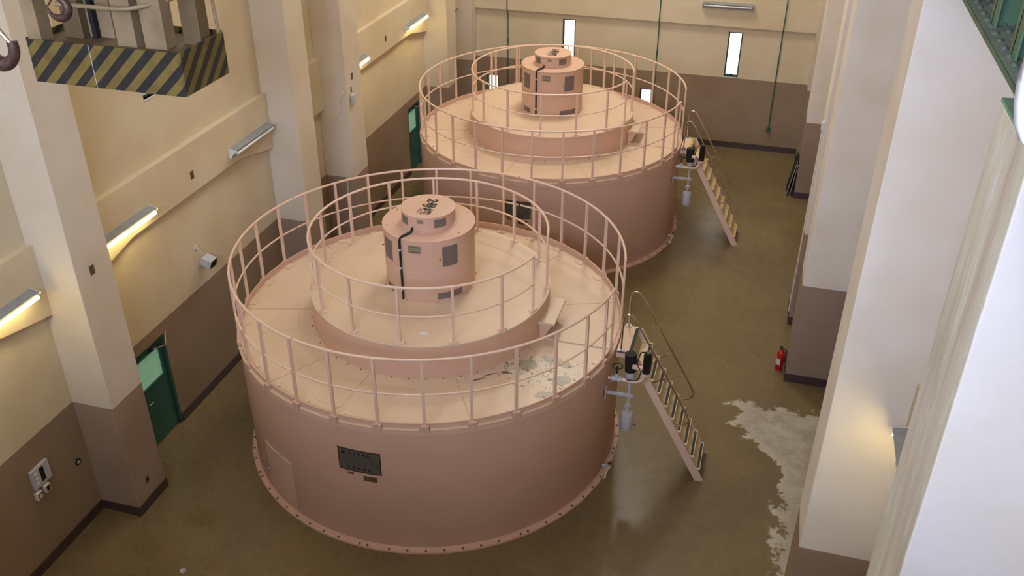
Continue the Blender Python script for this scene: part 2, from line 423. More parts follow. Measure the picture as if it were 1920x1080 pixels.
# piers (pilasters)
tn = [0]
def trim(b, mat, smooth=False, bevel=0):
    tn[0] += 1
    return struct(b.build('trim_%d' % tn[0], mat, smooth=smooth, bevel=bevel))
LP = [(-11.0, -10.2), (-3.98, -3.20), (3.02, 3.80), (5.50, 6.36), (12.57, 13.40)]
for a, b_ in LP: trim(MB().box(WL, FL, a, b_, 0, ZC), M['pier'], bevel=.012)
trim(MB().box(WL, -4.24, 15.48, YB, 0, ZC), M['pier'], bevel=.012)
RP = [(-8.88, -8.02, 6.65, 9.98, 'stained'), (-3.96, -3.12, 6.68, 10.06, 'pier'), (3.22, 4.05, 6.63, 10.06, 'pier'), (5.52, 6.36, 6.65, 10.06, 'pier'), (12.62, 13.45, 6.62, 10.06, 'pier')]
for a, b_, x, zt, mt in RP:
    trim(MB().box(x, WR, a, b_, 0, zt), M['pier_right'] if mt == 'pier' else M['stained'], bevel=.012)
trim(MB().box(6.62, WR, 15.5, YB, 0, ZC), M['pier'], bevel=.012)
# haunched beams between the piers
def beam(y0, y1, side, hl=True, hr=True):
    zt, zm, ze, L = 5.27, 4.33, 4.05, 1.35
    pts = [(y0, zt), (y0, ze if hl else zm)]
    if hl and y1-y0 > 3.2: pts.append((y0+L, zm))
    if hr and y1-y0 > 3.2: pts.append((y1-L, zm))
    pts += [(y1, ze if hr else zm), (y1, zt)]
    if side < 0: trim(MB().prism(pts, WL, WL+.13, 'x'), M['wall'])
    else: trim(MB().prism(pts, WR-.13, WR, 'x'), M['wall'])
for y0, y1, hl in ((-10.2, -3.98, 1), (-3.20, 3.02, 1), (3.80, 5.50, 1), (6.36, 12.57, 1), (13.40, 15.48, 1)): beam(y0, y1, -1)
for y0, y1 in ((-8.02, -3.96), (-3.12, 3.22), (4.05, 5.52), (6.36, 12.62), (13.45, 15.5)): beam(y0, y1, 1)
trim(MB().box(-4.24, 6.62, YB-.12, YB, 3.98, 5.6), M['wall'])
# skirting
def skirt(name, segs):
    b = MB()
    for x0, x1, y0, y1 in segs: b.box(x0, x1, y0, y1, 0, .19)
    struct(b.build(name, M['base'], smooth=False))
t = .018
seg = []; cuts = [(YF, -11.0)]
ys = [YF] + [v for p in LP for v in p] + [15.48]
for i in range(0, len(ys), 2):
    a, b_ = ys[i], ys[i+1]
    cs = [a]
    for d in (D1, D2, D3):
        if a < d[0] < b_: cs += [d[0], d[1]]
    cs.append(b_)
    for j in range(0, len(cs), 2): seg.append((WL, WL+t, cs[j], cs[j+1]))
for a, b_ in LP:
    seg += [(WL, FL+t, a-t, a), (FL, FL+t, a, b_), (WL, FL+t, b_, b_+t)]
seg += [(WL, -4.24+t, 15.48-t, 15.48), (-4.24, -4.24+t, 15.48, YB)]
skirt('baseboard_left', seg)
seg = []; ys = [YF] + [v for p in RP for v in p[:2]] + [15.5]
for i in range(0, len(ys), 2): seg.append((WR-t, WR, ys[i], ys[i+1]))
for a, b_, x, zt, mt in RP: seg += [(x-t, WR, a-t, a), (x-t, x, a, b_), (x-t, WR, b_, b_+t)]
seg += [(6.62-t, WR, 15.5-t, 15.5), (6.62-t, 6.62, 15.5, YB)]
skirt('baseboard_right', seg)
skirt('baseboard_back', [(-4.24, 6.6, YB-t, YB)])

# ------------------------------------------------------------------ generator
H, RR = 2.574, 3.5
def make_generator(deckmat, number):
    root = empty('generator', (0, 0, 0), 'x', 'generator')
    hs = MB().lathe([(3.49, 0), (3.5, .02), (3.5, H-.12), (3.512, H-.115), (3.512, H-.02), (3.5, H), (3.44, H)], 144).build('housing', M['gen'], root)
    fl = MB().lathe([(3.49, .0), (3.595, .0), (3.595, .035), (3.52, .035), (3.505, .07), (3.49, .07)], 144).build('base_flange', M['gen'], root)
    k = 0
    for i in range(72):
        a = R_(i*5+1.5+(1.6 if i % 9 == 8 else -1.2 if i % 9 == 0 else 0))
        MB().lathe([(1e-4, .05), (.018, .052), (.021, .034), (.0, .034)], 8, 0, 360, 3.56*math.cos(a), 3.56*math.sin(a)).build('bolt', M['bolt'], fl)
    # toe board and top ledge
    MB().lathe([(3.455, H-.02), (3.475, H-.02), (3.475, H+.11), (3.455, H+.11)], 144, 8.5, 351.5, closed=True).build('toe_board', M['gen'], root)
    # deck
    dk = MB().lathe([(1e-4, H-.03), (3.46, H-.03), (3.46, H-.004), (1e-4, H-.004)], 144).build('deck', deckmat, root)
    # deck plate seams and raised covers
    sm = MB()
    for a in (20, 62, 106, 150, 196, 238, 262, 300, 330):
        ca, sa = math.cos(R_(a)), math.sin(R_(a))
        m4 = Matrix.Rotation(R_(a), 4, 'Z')
        sm.box(2.26, 3.44, -.003, .003, H-.006, H+.0005, m4)
    sm.build('deck_seam', M['groove'], dk, smooth=False)
    for (a, r0, r1, w_) in ((205, 2.45, 3.2, 13), (258, 2.7, 3.2, 9), (150, 2.5, 3.2, 12), (62, 2.5, 3.2, 12)):
        MB().lathe([(r0, H-.006), (r0, H+.003), (r1, H+.003), (r1, H-.006)], 10, a-w_/2, a+w_/2, closed=True).build('deck_cover', deckmat, dk, smooth=False)
    # walkway plate that carries on into the stair landing
    MB().box(2.15, 3.44, -.385, .44, H-.006, H+.018).build('walkway_plate', deckmat, root, smooth=False, bevel=.004)
    # inner platform
    zp = H+.645
    pl = MB().lathe([(2.171, H-.01), (2.171, zp-.03), (2.10, zp-.03)], 128).build('inner_platform', M['gen'], root)
    MB().lathe([(2.10, zp-.03), (2.171, zp-.03), (2.176, zp-.028), (2.179, zp-.008), (2.172, zp), (1e-4, zp)], 128).build('platform_top', deckmat, pl)
    pf = MB().lathe([(2.16, H-.005), (2.235, H-.005), (2.235, H+.012), (2.16, H+.012)], 128).build('platform_flange', deckmat, root)
    for i in range(48):
        a = R_(i*7.5+2)
        if abs(((i*7.5+2+180) % 360)-180) < 13: continue
        MB().lathe([(1e-4, H+.024), (.010, H+.024), (.012, H+.012), (0, .012+H)], 8, 0, 360, 2.207*math.cos(a), 2.207*math.sin(a)).build('bolt', M['bolt'], pf)
    # climbing step beside the platform
    sp = MB().box(2.08, 2.42, -.44, .43, H+.33, H+.375).build('step', deckmat, root, smooth=False, bevel=.006)
    MB().prism([(2.14, H), (2.20, H), (2.38, H+.33), (2.14, H+.33)], -.40, -.37, 'y').build('step_bracket', M['gen'], sp, smooth=False)
    MB().prism([(2.14, H), (2.20, H), (2.38, H+.33), (2.14, H+.33)], .36, .39, 'y').build('step_bracket', M['gen'], sp, smooth=False)
    MB().box(2.17, 2.19, -.37, .36, H+.0, H+.33).build('step_riser', M['gen'], sp, smooth=False)
    # outer guard rail
    ZR = H+1.30
    gr = MB(); gaps = [(-107, .8), (-178+360, .0), (157.5, .8), (78, .8)]
    Rr = 3.478
    arcs = [(8.4, 77.6), (78.3, 160.6), (161.3, 253.0), (253.7, 351.6)]
    for a0, a1 in arcs: gr.arc(Rr, ZR, a0, a1, .0225)
    for a in (8.4, 351.6):
        p = (Rr*math.cos(R_(a)), Rr*math.sin(R_(a)))
        gr.tube([(p[0], p[1], H+.0), (p[0], p[1], ZR)], .0235)
    g = gr.build('guard_rail', M['rail'], root)
    mr = MB()
    for a0, a1 in arcs: mr.arc(Rr, H+.66, a0, a1, .017)
    mr.build('mid_rail', M['rail'], g)
    angs = [12*i for i in range(2, 29)]+[-14]
    for a in angs:
        p = MB(); ca, sa = math.cos(R_(a)), math.sin(R_(a)); m4 = Matrix.Rotation(R_(a), 4, 'Z')
        p.box(Rr-.022, Rr+.022, -.022, .022, H+.0, ZR-.01, m4)
        po = p.build('post', M['rail'], g, smooth=False)
        q = MB().box(3.476, 3.532, -.062, .062, H-.04, H+.085, m4)
        q.build('post_bracket', M['gen'], po, smooth=False) if False else q.build('post_bracket', M['gen'], g, smooth=False)
        MB().box(3.30, 3.452, -.085, .085, H-.004, H+.012, m4).build('foot_plate', deckmat, g, smooth=False)
    # ledge strips between brackets
    ls = MB()
    for i in range(len(angs)-1):
        a = 12*(i+2)
        if a+12 > 348: continue
        ls.lathe([(3.476, H-.004), (3.522, H-.004), (3.526, H+.008), (3.476, H+.014)], 6, a+1.3, a+10.7, closed=True)
    ls.build('ledge_strip', deckmat, root)
    # inner guard rail
    ri, ZI = 2.105, H+1.701
    ir = MB().arc(ri, ZI, 9, 346, .0225)
    for a in (9, 346):
        p = (ri*math.cos(R_(a)), ri*math.sin(R_(a)))
        ir.tube([(p[0], p[1], zp), (p[0], p[1], ZI)], .0235)
    ig = ir.build('inner_guard_rail', M['rail'], root)
    MB().arc(ri, H+1.17, 9, 346, .017).build('mid_rail', M['rail'], ig)
    for a in [36+24*i for i in range(13)]:
        m4 = Matrix.Rotation(R_(a), 4, 'Z')
        MB().box(ri-.022, ri+.022, -.022, .022, zp, ZI-.01, m4).build('post', M['rail'], ig, smooth=False)
    for a in [9]+[36+24*i for i in range(13)]+[346]:
        m4 = Matrix.Rotation(R_(a), 4, 'Z')
        MB().box(ri-.045, ri+.045, -.075, .075, zp-.002, zp+.028, m4).build('foot_plate', M['rail'], ig, smooth=False, bevel=.004)
    # top cover drum
    zd = H+1.841; rd = .803
    dr = MB().lathe([(.82, zp-.002), (.82, zp+.018), (rd-.004, zp+.02), (rd-.004, 3.775), (rd+.004, 3.778), (rd+.004, 3.79), (rd, 3.793), (rd, zd-.02), (rd+.014, zd-.018), (rd+.014, zd-.002), (rd-.01, zd), (1e-4, zd)], 96).build('cover_drum', M['gen'], root)
    for a in (-150, -96, -25, 40, 100, 160):
        x, y = .74*math.cos(R_(a)), .74*math.sin(R_(a))
        MB().disc(.012, zd-.001, zd+.008, x, y, 8).build('screw', M['steel'], dr)
    for a in (-150, -100, -62, -20, 30):
        x, y = .835*math.cos(R_(a)), .835*math.sin(R_(a))
        MB().disc(.012, zp-.001, zp+.014, x, y, 8).build('screw', M['brass'], dr)
    for a0, a1, w0, w1, kn in ((-64, -27, -54, -33.5, -57.5), (-150, -113, -141, -122, -146)):
        d = MB().patch(rd, a0, a1, 3.84, 4.36, .004).build('access_door', M['gen'], root)
        MB().patch(rd+.004, w0, w1, 3.90, 4.285, .004).build('screen', M['mesh'], d)
        ka = R_(kn); cx, cy = (rd+.006)*math.cos(ka), (rd+.006)*math.sin(ka)
        MB().tube([(cx, cy, 4.07), (cx*1.05, cy*1.05, 4.07)], [.01, .018]).build('knob', M['chrome'], d)
    for a0, a1 in ((-61.5, -27.2), (-140, -121), (40, 75), (150, 185)):
        MB().patch(rd-.004, a0, a1, 3.262, 3.385, .006).build('lower_screen', M['mesh'], root)
    MB().patch(rd, -96.3, -80, 4.175, 4.32, .005).build('drum_plate', M['plate_grey'], root)
    for z, n_, s in ((4.29, 6, .02), (4.20, 5, .02)):
        for i in range(n_):
            a = -93.5+i*(2.1)
            MB().patch(rd+.005, a, a+1.3, z-.006, z+.008, .001, 2).build('plate_mark', M['ink'], root) if False else None
    pm = MB()
    for i in range(6): pm.patch(rd+.005, -94+i*1.9, -93+i*1.9, 4.288, 4.302, .001, 1)
    for i in range(5): pm.patch(rd+.005, -93+i*2.2, -91.6+i*2.2, 4.192, 4.207, .001, 1)
    pm.build('plate_characters', M['ink'], root, smooth=False)
    # cap
    zc = H+2.12; rc = .47
    MB().lathe([(.50, zd-.002), (.50, zd+.014), (rc, zd+.016), (rc, zc-.02), (rc+.01, zc-.016), (rc+.01, zc-.002), (rc, zc), (1e-4, zc)], 72).build('cap', M['gen'], root)
    for a0, a1 in ((-57.5, -30), (-143, -119), (45, 72), (150, 176)):
        MB().patch(rc, a0, a1, 4.49, 4.64, .005).build('cap_screen', M['mesh'], root)
    MB().patch(rc, -94, -80.5, 4.575, 4.645, .004).build('cap_plate', M['plate_grey'], root)
    text('lettering', number+'号機', .25, M['ink'], root, Matrix.Translation((0.0, -.03, zc+.002)) @ Matrix.Rotation(-PI/2, 4, 'Z'), .0015, .010, 1.0)
    # cable with clips
    ca = R_(-106.8); cx, cy = math.cos(ca), math.sin(ca)
    cb = MB().tube(arcpts([(cx*.82, cy*.82, zp+.0), (cx*.83, cy*.83, zd+.025), (cx*.60+.06, cy*.60, zd+.03), (-.13, -.455, zd+.05)], .09), .021, 10).build('cable', M['black'], root)
    for z in (3.42, 3.85, 4.20):
        MB().tube([(cx*.80, cy*.80, z), (cx*.853, cy*.853, z)], .024, 8).build('cable_clip', M['grey'], cb)
    MB().tube([(cx*.66, cy*.66, zd+.0), (cx*.66, cy*.66, zd+.055)], .022, 8).build('cable_clip', M['grey'], cb)
    # shell inspection hatch and handle
    hb = MB().patch(RR, -128, -113.8, .17, 1.16, .004, 14).build('inspection_hatch', M['gen'], root)
    MB().patch(RR, -128, -113.8, 1.16, 1.172, .014, 14).build('hatch_lip', M['deck'], hb)
    MB().patch(RR, -113.9, -113.6, .17, 1.16, .006, 2).build('hatch_edge', M['groove'], hb)
    a = R_(-127.0); x, y = math.cos(a), math.sin(a)
    MB().tube([(x*3.50, y*3.50, .58), (x*3.56, y*3.56, .58)], .02).tube([(x*3.56-.05*y, y*3.56+.05*x, .63), (x*3.56+.05*y, y*3.56-.05*x, .53)], .012).build('hatch_handle', M['chrome'], hb)
    # name plates
    np_ = MB().patch(RR, -96, -84, 1.60, 2.055, .006, 16).build('name_plate', M['plate_edge'], root)
    MB().patch(RR+.006, -95.6, -84.4, 1.625, 2.03, .002, 16).build('plate_face', M['plate_dark'], np_)
    for a in (-95.6, -84.4):
        for z in (1.625, 2.03):
            x, y = math.cos(R_(a)), math.sin(R_(a))
            MB().tube([(x*3.5, y*3.5, z), (x*3.514, y*3.514, z)], .011, 8).build('rivet', M['chrome'], np_)
    def on_shell(ad, z, rad=RR+.009):
        a = R_(ad)
        return Matrix.Translation((rad*math.cos(a), rad*math.sin(a), z)) @ Matrix.Rotation(a+PI/2, 4, 'Z') @ Matrix.Rotation(PI/2, 4, 'X')
    for i, ch in enumerate('交流発電機'): text('heading_character', ch, .052, M['ink'], np_, on_shell(-92.4+i*1.28, 1.975), .001, .001)
    for i, ch in enumerate('日立製作所'): text('maker_character', ch, .058, M['ink'], np_, on_shell(-93.1+i*1.48, 1.675), .001, .0015)
    lg = MB(); a = R_(-94.4)
    m4 = on_shell(-94.4, 1.965)
    n0 = len(lg.bm.verts)
    lg.lathe([(.024, -.001), (.034, -.001), (.034, .001), (.024, .001)], 20, closed=True)
    lg.box(-.03, .03, -.005, .005, -.001, .001); lg.box(-.012, .012, -.016, .016, -.001, .001)
    for v in lg.bm.verts: v.co = m4 @ v.co
    lg.build('emblem', M['ink'], np_, smooth=False)
    MB().patch(RR, -93.7, -91.9, 1.525, 1.57, .004, 4).build('small_plate', M['plate_brown'], root)
    MB().patch(RR, -89.2, -85.4, 1.44, 1.54, .004, 6).build('data_plate', M['plate_brown'], root)
    # drain valve at the foot of the shell
    dv = MB().tube([(3.47, -.72, .24), (3.60, -.74, .24)], .022).tube([(3.59, -.78, .24), (3.59, -.70, .24)], .035).build('drain_valve', M['grey'], root)
    MB().tube([(3.59, -.74, .24), (3.60, -.74, .33)], .01).lathe([(.0, .325), (.035, .325), (.035, .34), (.0, .34)], 12, 0, 360, 3.60, -.74).build('valve_wheel', M['plate_edge'], dv)
    MB().tube(arcpts([(3.59, -.78, .24), (3.57, -.88, .22), (3.55, -.92, .10)], .04), .018).build('drain_pipe', M['deck'], dv)
    return root
gen2 = make_generator(M['deck_worn'], '2')
gen1 = copy_tree(gen2)
gen1.location = (-.049, 9.453, 0)
gen2['label'] = 'nearer salmon beige generator drum, marked 2 on its cap, with worn paint on deck'
gen1['label'] = 'farther salmon beige generator drum, marked 1 on its cap, by the back wall'
for g in (gen1, gen2): g['group'] = 'hydroelectric generators'
for ch in [k for k in bpy.data.objects if k.parent == gen1]:
    if ch.name.startswith('lettering'):
        bpy.data.objects.remove(ch, do_unlink=True)
text('lettering', '1号機', .245, M['ink'], gen1, Matrix.Translation((0.0, .0, H+2.12+.002)) @ Matrix.Rotation(-PI/2, 4, 'Z'), .0015, .010, 1.0)
def walk(o):
    yield o
    for k in [k for k in bpy.data.objects if k.parent == o]: yield from walk(k)
for o in list(walk(gen1)):
    if o.type == 'MESH' and o.data.materials and o.data.materials[0] == M['deck_worn']:
        o.data = o.data.copy(); o.data.materials[0] = M['deck']

# ------------------------------------------------------------------ stairs
def make_stairs(grip):
    r = empty('steel_stairs', (3.7, 0, 0), 'x', 'stairs')
    ox = -3.7
    y0, y1 = -.40, .44
    land = MB().box(3.53+ox, 3.80+ox, y0, y1, H-.03, H+.018).build('landing', M['deck'], r, smooth=False, bevel=.004)
    MB().box(3.74+ox, 3.80+ox, y0+.06, y1-.06, H+.018, H+.026).build('grip_strip', grip, land, smooth=False)
    for y in (y0, y1-.035):
        pts = [(3.53+ox, H-.12), (3.53+ox, H+.0), (3.86+ox, H+.0), (5.30+ox, .0), (5.13+ox, .0), (3.78+ox, H-.12)]
        MB().prism(pts, y, y+.035, 'y').build('stringer', M['rail'], r, smooth=False)
    n = 9
    for i in range(n):
        z = H-(i+1)*H/(n+1); x = 3.86+(5.28-3.86)*(1-z/H)
        t_ = MB().box(x-.135+ox, x+.065+ox, y0+.035, y1-.035, z-.025, z).build('tread', M['tread'], r, smooth=False)
        MB().box(x+.005+ox, x+.05+ox, y0+.07, y1-.07, z, z+.007).build('grip_strip', grip, t_, smooth=False)
    for y in (y0+.03, y1-.015):
        s = 1 if y > 0 else -1
        P = [(3.60+ox, y, H+.02), (3.60+ox, y, H+.60), (3.62+ox, y, H+.71), (3.68+ox, y, H+.76), (3.76+ox, y, H+.73), (3.84+ox, y, H+.62), (4.86+ox, y, 1.42), (4.90+ox, y, 1.30), (4.85+ox, y, 1.22), (4.62+ox, y, 1.12)]
        h = MB().tube(arcpts(P, .06, 4), .017, 12).build('handrail', M['chrome'], r)
        MB().tube([(4.14+ox, y, 1.98), (4.41+ox, y, 2.13)], .012).build('rail_support', M['chrome'], h)
        MB().box(3.55+ox, 3.65+ox, y-.05, y+.05, H+.018, H+.03).build('base_plate', M['steel'], h, smooth=False)
    return r
st2 = make_stairs(M['grip_black'])
st2['label'] = 'steep beige steel stairs with black grip strips, beside the nearer generator'
st1 = copy_tree(st2); st1.location = (3.7-.05, 9.49, 0)
st1['label'] = 'steep beige steel stairs with yellowed grip strips, beside the farther generator'
for s in (st1, st2): s['group'] = 'generator stairs'
for o in list(walk(st1)):
    if o.name.startswith('grip_strip'):
        o.data = o.data.copy(); o.data.materials[0] = M['grip_yellow']

# ------------------------------------------------------------------ valve pipework hanging on the shell
def make_pipework():
    r = empty('valve_pipework', (3.5, -.7, 0), 'x', 'valve'); ox, oy = -3.5, .7
    T = lambda *p: (p[0]+ox, p[1]+oy, p[2])
    y = -.72
    MB().tube([T(3.46, y, 2.22), T(3.53, y, 2.22)], .026).build('inlet_pipe', M['deck'], r)
    v = MB().tube([T(3.53, y, 2.22), T(3.555, y, 2.22)], .062, 16).tube([T(3.555, y, 2.22), T(3.655, y, 2.22)], .045, 14).tube([T(3.655, y, 2.22), T(3.68, y, 2.22)], .062, 16).tube([T(3.605, y, 2.22), T(3.605, y, 2.33)], [.042, .025]).build('gate_valve', M['grey'], r)
    MB().tube([T(3.605, y, 2.31), T(3.61, y, 2.50)], .013).build('valve_stem', M['black'], v)
    wh = MB(); c = Vector(T(3.61, y, 2.49))
    wh.tube([c+Vector((.085*math.cos(a), .085*math.sin(a), 0)) for a in [2*PI*i/20 for i in range(21)]], .011, 8)
    for k in range(3): wh.tube([c, c+Vector((.085*math.cos(k*2.1), .085*math.sin(k*2.1), 0))], .008, 6)
    wh.build('hand_wheel', M['black'], v)
    MB().tube(arcpts([T(3.68, y, 2.22), T(4.02, y, 2.22), T(4.10, y, 2.46)], .16, 8), .034, 14).build('elbow_pipe', M['rail'], r)
    cy = MB().tube([T(4.10, y, 2.45), T(4.11, y, 2.84)], .072, 20).tube([T(4.11, y, 2.84), T(4.11, y, 2.87)], .05, 16).build('black_cylinder', M['black'], r)
    MB().tube([T(4.10, y, 2.42), T(4.10, y, 2.455)], .085, 18).build('cylinder_flange', M['rail'], cy)
    MB().tube(arcpts([T(4.09, y, 2.86), T(3.99, y-.03, 2.88), T(3.93, y-.03, 2.62), T(4.0, y-.03, 2.50)], .08, 5), .010, 8).build('cable', M['black'], cy)
    MB().tube(arcpts([T(4.02, y-.03, 2.50), T(3.98, y-.05, 2.28), T(3.78, y-.05, 2.27)], .08, 5), .010, 8).build('sensing_hose', M['matte_black'], cy)
    MB().box(*[a+b for a, b in zip((3.86, 4.08), (ox, ox))], y-.03+oy, y+.03+oy, 2.50, 2.56).build('bracket_arm', M['rail'], r, bevel=.006)
    mt = MB().tube([T(3.82, y+.13, 2.35), T(3.80, y+.13, 2.70)], .10, 18).build('float_switch_head', M['matte_black'], r)
    MB().tube([T(3.82, y+.13, 2.20), T(3.82, y+.13, 2.35)], .075, 16).build('switch_collar', M['grey'], mt)
    MB().tube([T(3.84, y, 1.46), T(3.83, y+.08, 2.20)], .024, 12).build('float_rod', M['grey'], r)
    MB().tube([T(3.835, y, 1.66), T(3.835, y, 1.685)], .06, 14).tube([T(3.835, y, 1.70), T(3.835, y, 1.72)], .05, 14).build('rod_flange', M['grey'], r)
    MB().box(3.44+ox, 3.91+ox, y-.02+oy, y+.02+oy, 1.88, 1.94).box(3.43+ox, 3.45+ox, y-.08+oy, y+.08+oy, 1.80, 2.0).build('wall_bracket', M['grey'], r, bevel=.004)
    fl = MB().lathe([(1e-4, 1.19), (.10, 1.19), (.108, 1.21), (.108, 1.50), (.10, 1.53), (1e-4, 1.535)], 24, 0, 360, 3.84+ox, y+oy).build('float_chamber', M['grey'], r)
    MB().tube([T(3.94, y, 1.30), T(3.985, y, 1.30)], .012).tube([T(3.985, y, 1.28), T(3.985, y, 1.33)], .014).build('drain_cock', M['chrome'], fl)
    return r
pw2 = make_pipework(); pw2['label'] = 'grey and salmon valve pipework with black cylinder on the nearer generator'
pw1 = copy_tree(pw2); pw1.location = (3.45, 8.78, 0)
pw1['label'] = 'grey and salmon valve pipework with black cylinder on the farther generator'
for p in (pw1, pw2): p['group'] = 'valve pipework'

# ------------------------------------------------------------------ wall lamps
def make_lamp(lit):
    """hangs on a wall whose surface is the local plane x=0; runs along local y, centred"""
    L = .77
    r = empty('wall_lamp', (0, 0, 0), 'x', 'lamp')
    MB().prism([(0, 0), (.165, -.03), (.165, -.05), (.05, -.075), (.03, -.20), (0, -.20)], -L, L, 'y').build('lamp_housing', M['shade'], r, smooth=False)
    for s in (-1, 1):
        e = MB().prism([(0, .004), (.19, -.03), (.175, -.06), (.115, -.095), (.065, -.155), (.035, -.215), (0, -.215)], s*L-.006, s*L+.006, 'y').build('end_cap', M['white_metal'], r, smooth=False)
        MB().box(.10, .165, s*(L-.05)-.02, s*(L-.05)+.02, -.11, -.06).build('tube_holder', M['white'], e, smooth=False)
    MB().tube([(.168, -L+.06, -.095), (.168, L-.06, -.095)], .025, 12).build('tube_lamp', M['tube'] if lit else M['tube_off'], r)
    return r
xs = WL+.13
specs = [(-5.02, True, 'lit tube lamp on left wall above the grey switch panel, nearest'),
         (-2.08, True, 'lit tube lamp on left wall right after the nearest pier'),
         (2.12, False, 'unlit tube lamp on left wall with its open end showing'),
         (7.20, True, 'lit tube lamp on left wall beside the pier with curved conduit'),
         (11.52, True, 'farthest lit tube lamp on left wall, above the far green door')]
lp = {True: make_lamp(True), False: make_lamp(False)}; used = set()
for y, lit, lab in specs:
    o = lp[lit] if lit not in used else copy_tree(lp[lit]); used.add(lit)
    o.location = (xs, y, 4.68); o['label'] = lab; o['group'] = 'wall tube lamps'
o = copy_tree(lp[False]); o.location = (WR-.13, -4.86, 4.71); o.rotation_euler = (0, 0, PI)
o['label'] = 'grey topped tube lamp between the streaked piers on the right wall'; o['group'] = 'wall tube lamps'
for k in walk(o):
    if k.name.startswith('tube_lamp'): k.data = k.data.copy(); k.data.materials[0] = M['tube']; k.location = (-.045, 0, .004)
o = copy_tree(lp[False]); o.location = (3.90, YB-.12, 4.72); o.rotation_euler = (0, 0, -PI/2); o['label'] = 'unlit tube lamp on the back wall above the tall window'; o['group'] = 'wall tube lamps'
# ------------------------------------------------------------------ small wall things
r = empty('control_panel', (WL, -5.0, 1.68), 'grey wall panel with a column of black switches on left wall', 'panel')
MB().box(0, .05, -.20, .18, -.19, .17).build('panel_box', M['grey'], r, smooth=False, bevel=.006)
MB().box(.05, .056, -.035, .05, -.13, .13).build('switch_strip', M['matte_black'], r, smooth=False)
for i in range(3): MB().box(.05, .062, -.15, -.09, -.12+i*.09, -.08+i*.09).build('push_button', M['white'], r, smooth=False)
def swbox(y, z, dark, lab):
    r = empty('switch_box', (WL, y, z), lab, 'switch', 'switch boxes under the panel')
    MB().box(0, .07, -.055, .055, -.07, .07).build('switch_body', M['white'], r, smooth=False, bevel=.006)
    f = MB().box(.07, .076, -.035, .035, -.05, .05).build('switch_plate', M['plate_brown'], r, smooth=False)
    MB().box(.076, .082, -.018, .018, -.03, .03).build('rocker', M['matte_black'] if dark else M['white'], f, smooth=False)
swbox(-5.17, 1.37, False, 'white switch box with a pale rocker, under the panel, lower left')
swbox(-4.99, 1.38, True, 'white switch box with a black rocker, under the panel, right')
r = empty('round_socket', (WL, -4.23, 1.26), 'small round black wall socket beside the nearest left pier', 'socket')
MB().tube([(0, 0, 0), (.015, 0, 0)], .06, 20).build('socket_ring', M['matte_black'], r)
MB().tube([(.015, 0, 0), (.022, 0, 0)], .03, 16).build('socket_face', M['grey'], r)
r = empty('wall_outlet', (FL, -3.63, .55), 'small dark outlet low on the nearest left pier', 'socket')
MB().box(0, .008, -.035, .035, -.06, .06).build('outlet_plate', M['plate_brown'], r, smooth=False)
MB().box(.008, .014, -.015, .015, -.025, .025).build('outlet_face', M['matte_black'], r, smooth=False)
for (x, y, z, lab) in ((FL, -3.64, 4.76, 'small brown plate high on the nearest left pier'), (WL+.13, .05, 4.67, 'small brown plate on the left beam between first and second pier'),
                       (FL, 5.85, 4.81, 'small brown plate on the left pier with curved conduit'), (WL+.13, 9.42, 4.68, 'small brown plate on the left beam before the farthest lamp')):
    o = MB().box(0, .006, -.05, .05, -.075, .075).build('wall_plate', M['plate_brown'], smooth=False); o.location = (x, y, z); tag(o, lab, 'plate', 'brown blanking plates')
r = empty('flood_light', (WL, .05, 2.88), 'small grey box floodlight on a white bracket on left wall', 'lamp')
MB().tube([(0, -.12, .30), (.02, -.12, .30)], .05, 16).build('ceiling_rose', M['white'], r)
MB().tube(arcpts([(.02, -.12, .30), (.06, -.12, .28), (.10, -.03, .10)], .04), .010).build('bracket', M['white'], r)
m4 = Matrix.Rotation(R_(18), 4, 'Y')
h_ = MB().box(.04, .26, -.11, .11, -.09, .09, m4).build('lamp_body', M['grey'], r, smooth=False, bevel=.012)
MB().box(.26, .27, -.10, .10, -.08, .08, m4).build('lens', M['matte_black'], h_, smooth=False)
# conduit with junction box on the fourth pier
r = empty('curved_conduit', (-4.25, 5.47, 0), 'thin curved white conduit running up the left pier to a small box', 'conduit')
ox, oy = 4.25, -5.47
pp = arcpts([(-.0, .01, .2), (-.0, .01, 4.15), (.02, -.02, 4.35), (.13, .04, 4.58), (.21, .25, 4.63)], .12, 6)
MB().tube(pp, .013, 8).build('conduit_pipe', M['conduit'], r)
MB().tube([(-.0, .01, 3.98), (-.0, .01, 4.03)], .026, 8).build('coupling', M['grey'], r)
MB().tube([(.21, .25, 4.63), (.215, .255, 4.46)], .008, 8).build('drop_wire', M['matte_black'], r)
jb = MB().box(.195, .27, .17, .33, 4.18, 4.42).build('junction_box', M['grey'], r, bevel=.02)
# conduits on the back wall
def conduit(x, z0, ztop, lab, box):
    r = empty('green_conduit', (x, YB-.03, 0), lab, 'conduit', 'green conduits on the back wall')
    MB().tube(arcpts([(0, 0, z0), (0, 0, 3.80), (0, -.13, 4.0), (0, -.13, ztop)], .08), .016, 8).build('pipe', M['green'], r)
    for z in (2.95,):
        MB().tube([(0, 0, z-.08), (0, 0, z+.08)], .024, 8).build('coupling', M['green'], r)
    if box: MB().tube([(0, -.03, z0-.12), (0, -.03, z0+.02)], .055, 12).tube([(0, -.04, z0-.05), (0, -.09, z0-.05)], .05, 12).build('terminal_box', M['green'], r)
conduit(5.64, .82, 9, 'green conduit ending in a round box low on the back wall, rightmost', True)
conduit(1.84, .9, 9, 'green conduit on the back wall just right of the farther generator cap', False)
conduit(-3.15, .4, 9, 'green conduit on the back wall left of the farther generator cap', False)
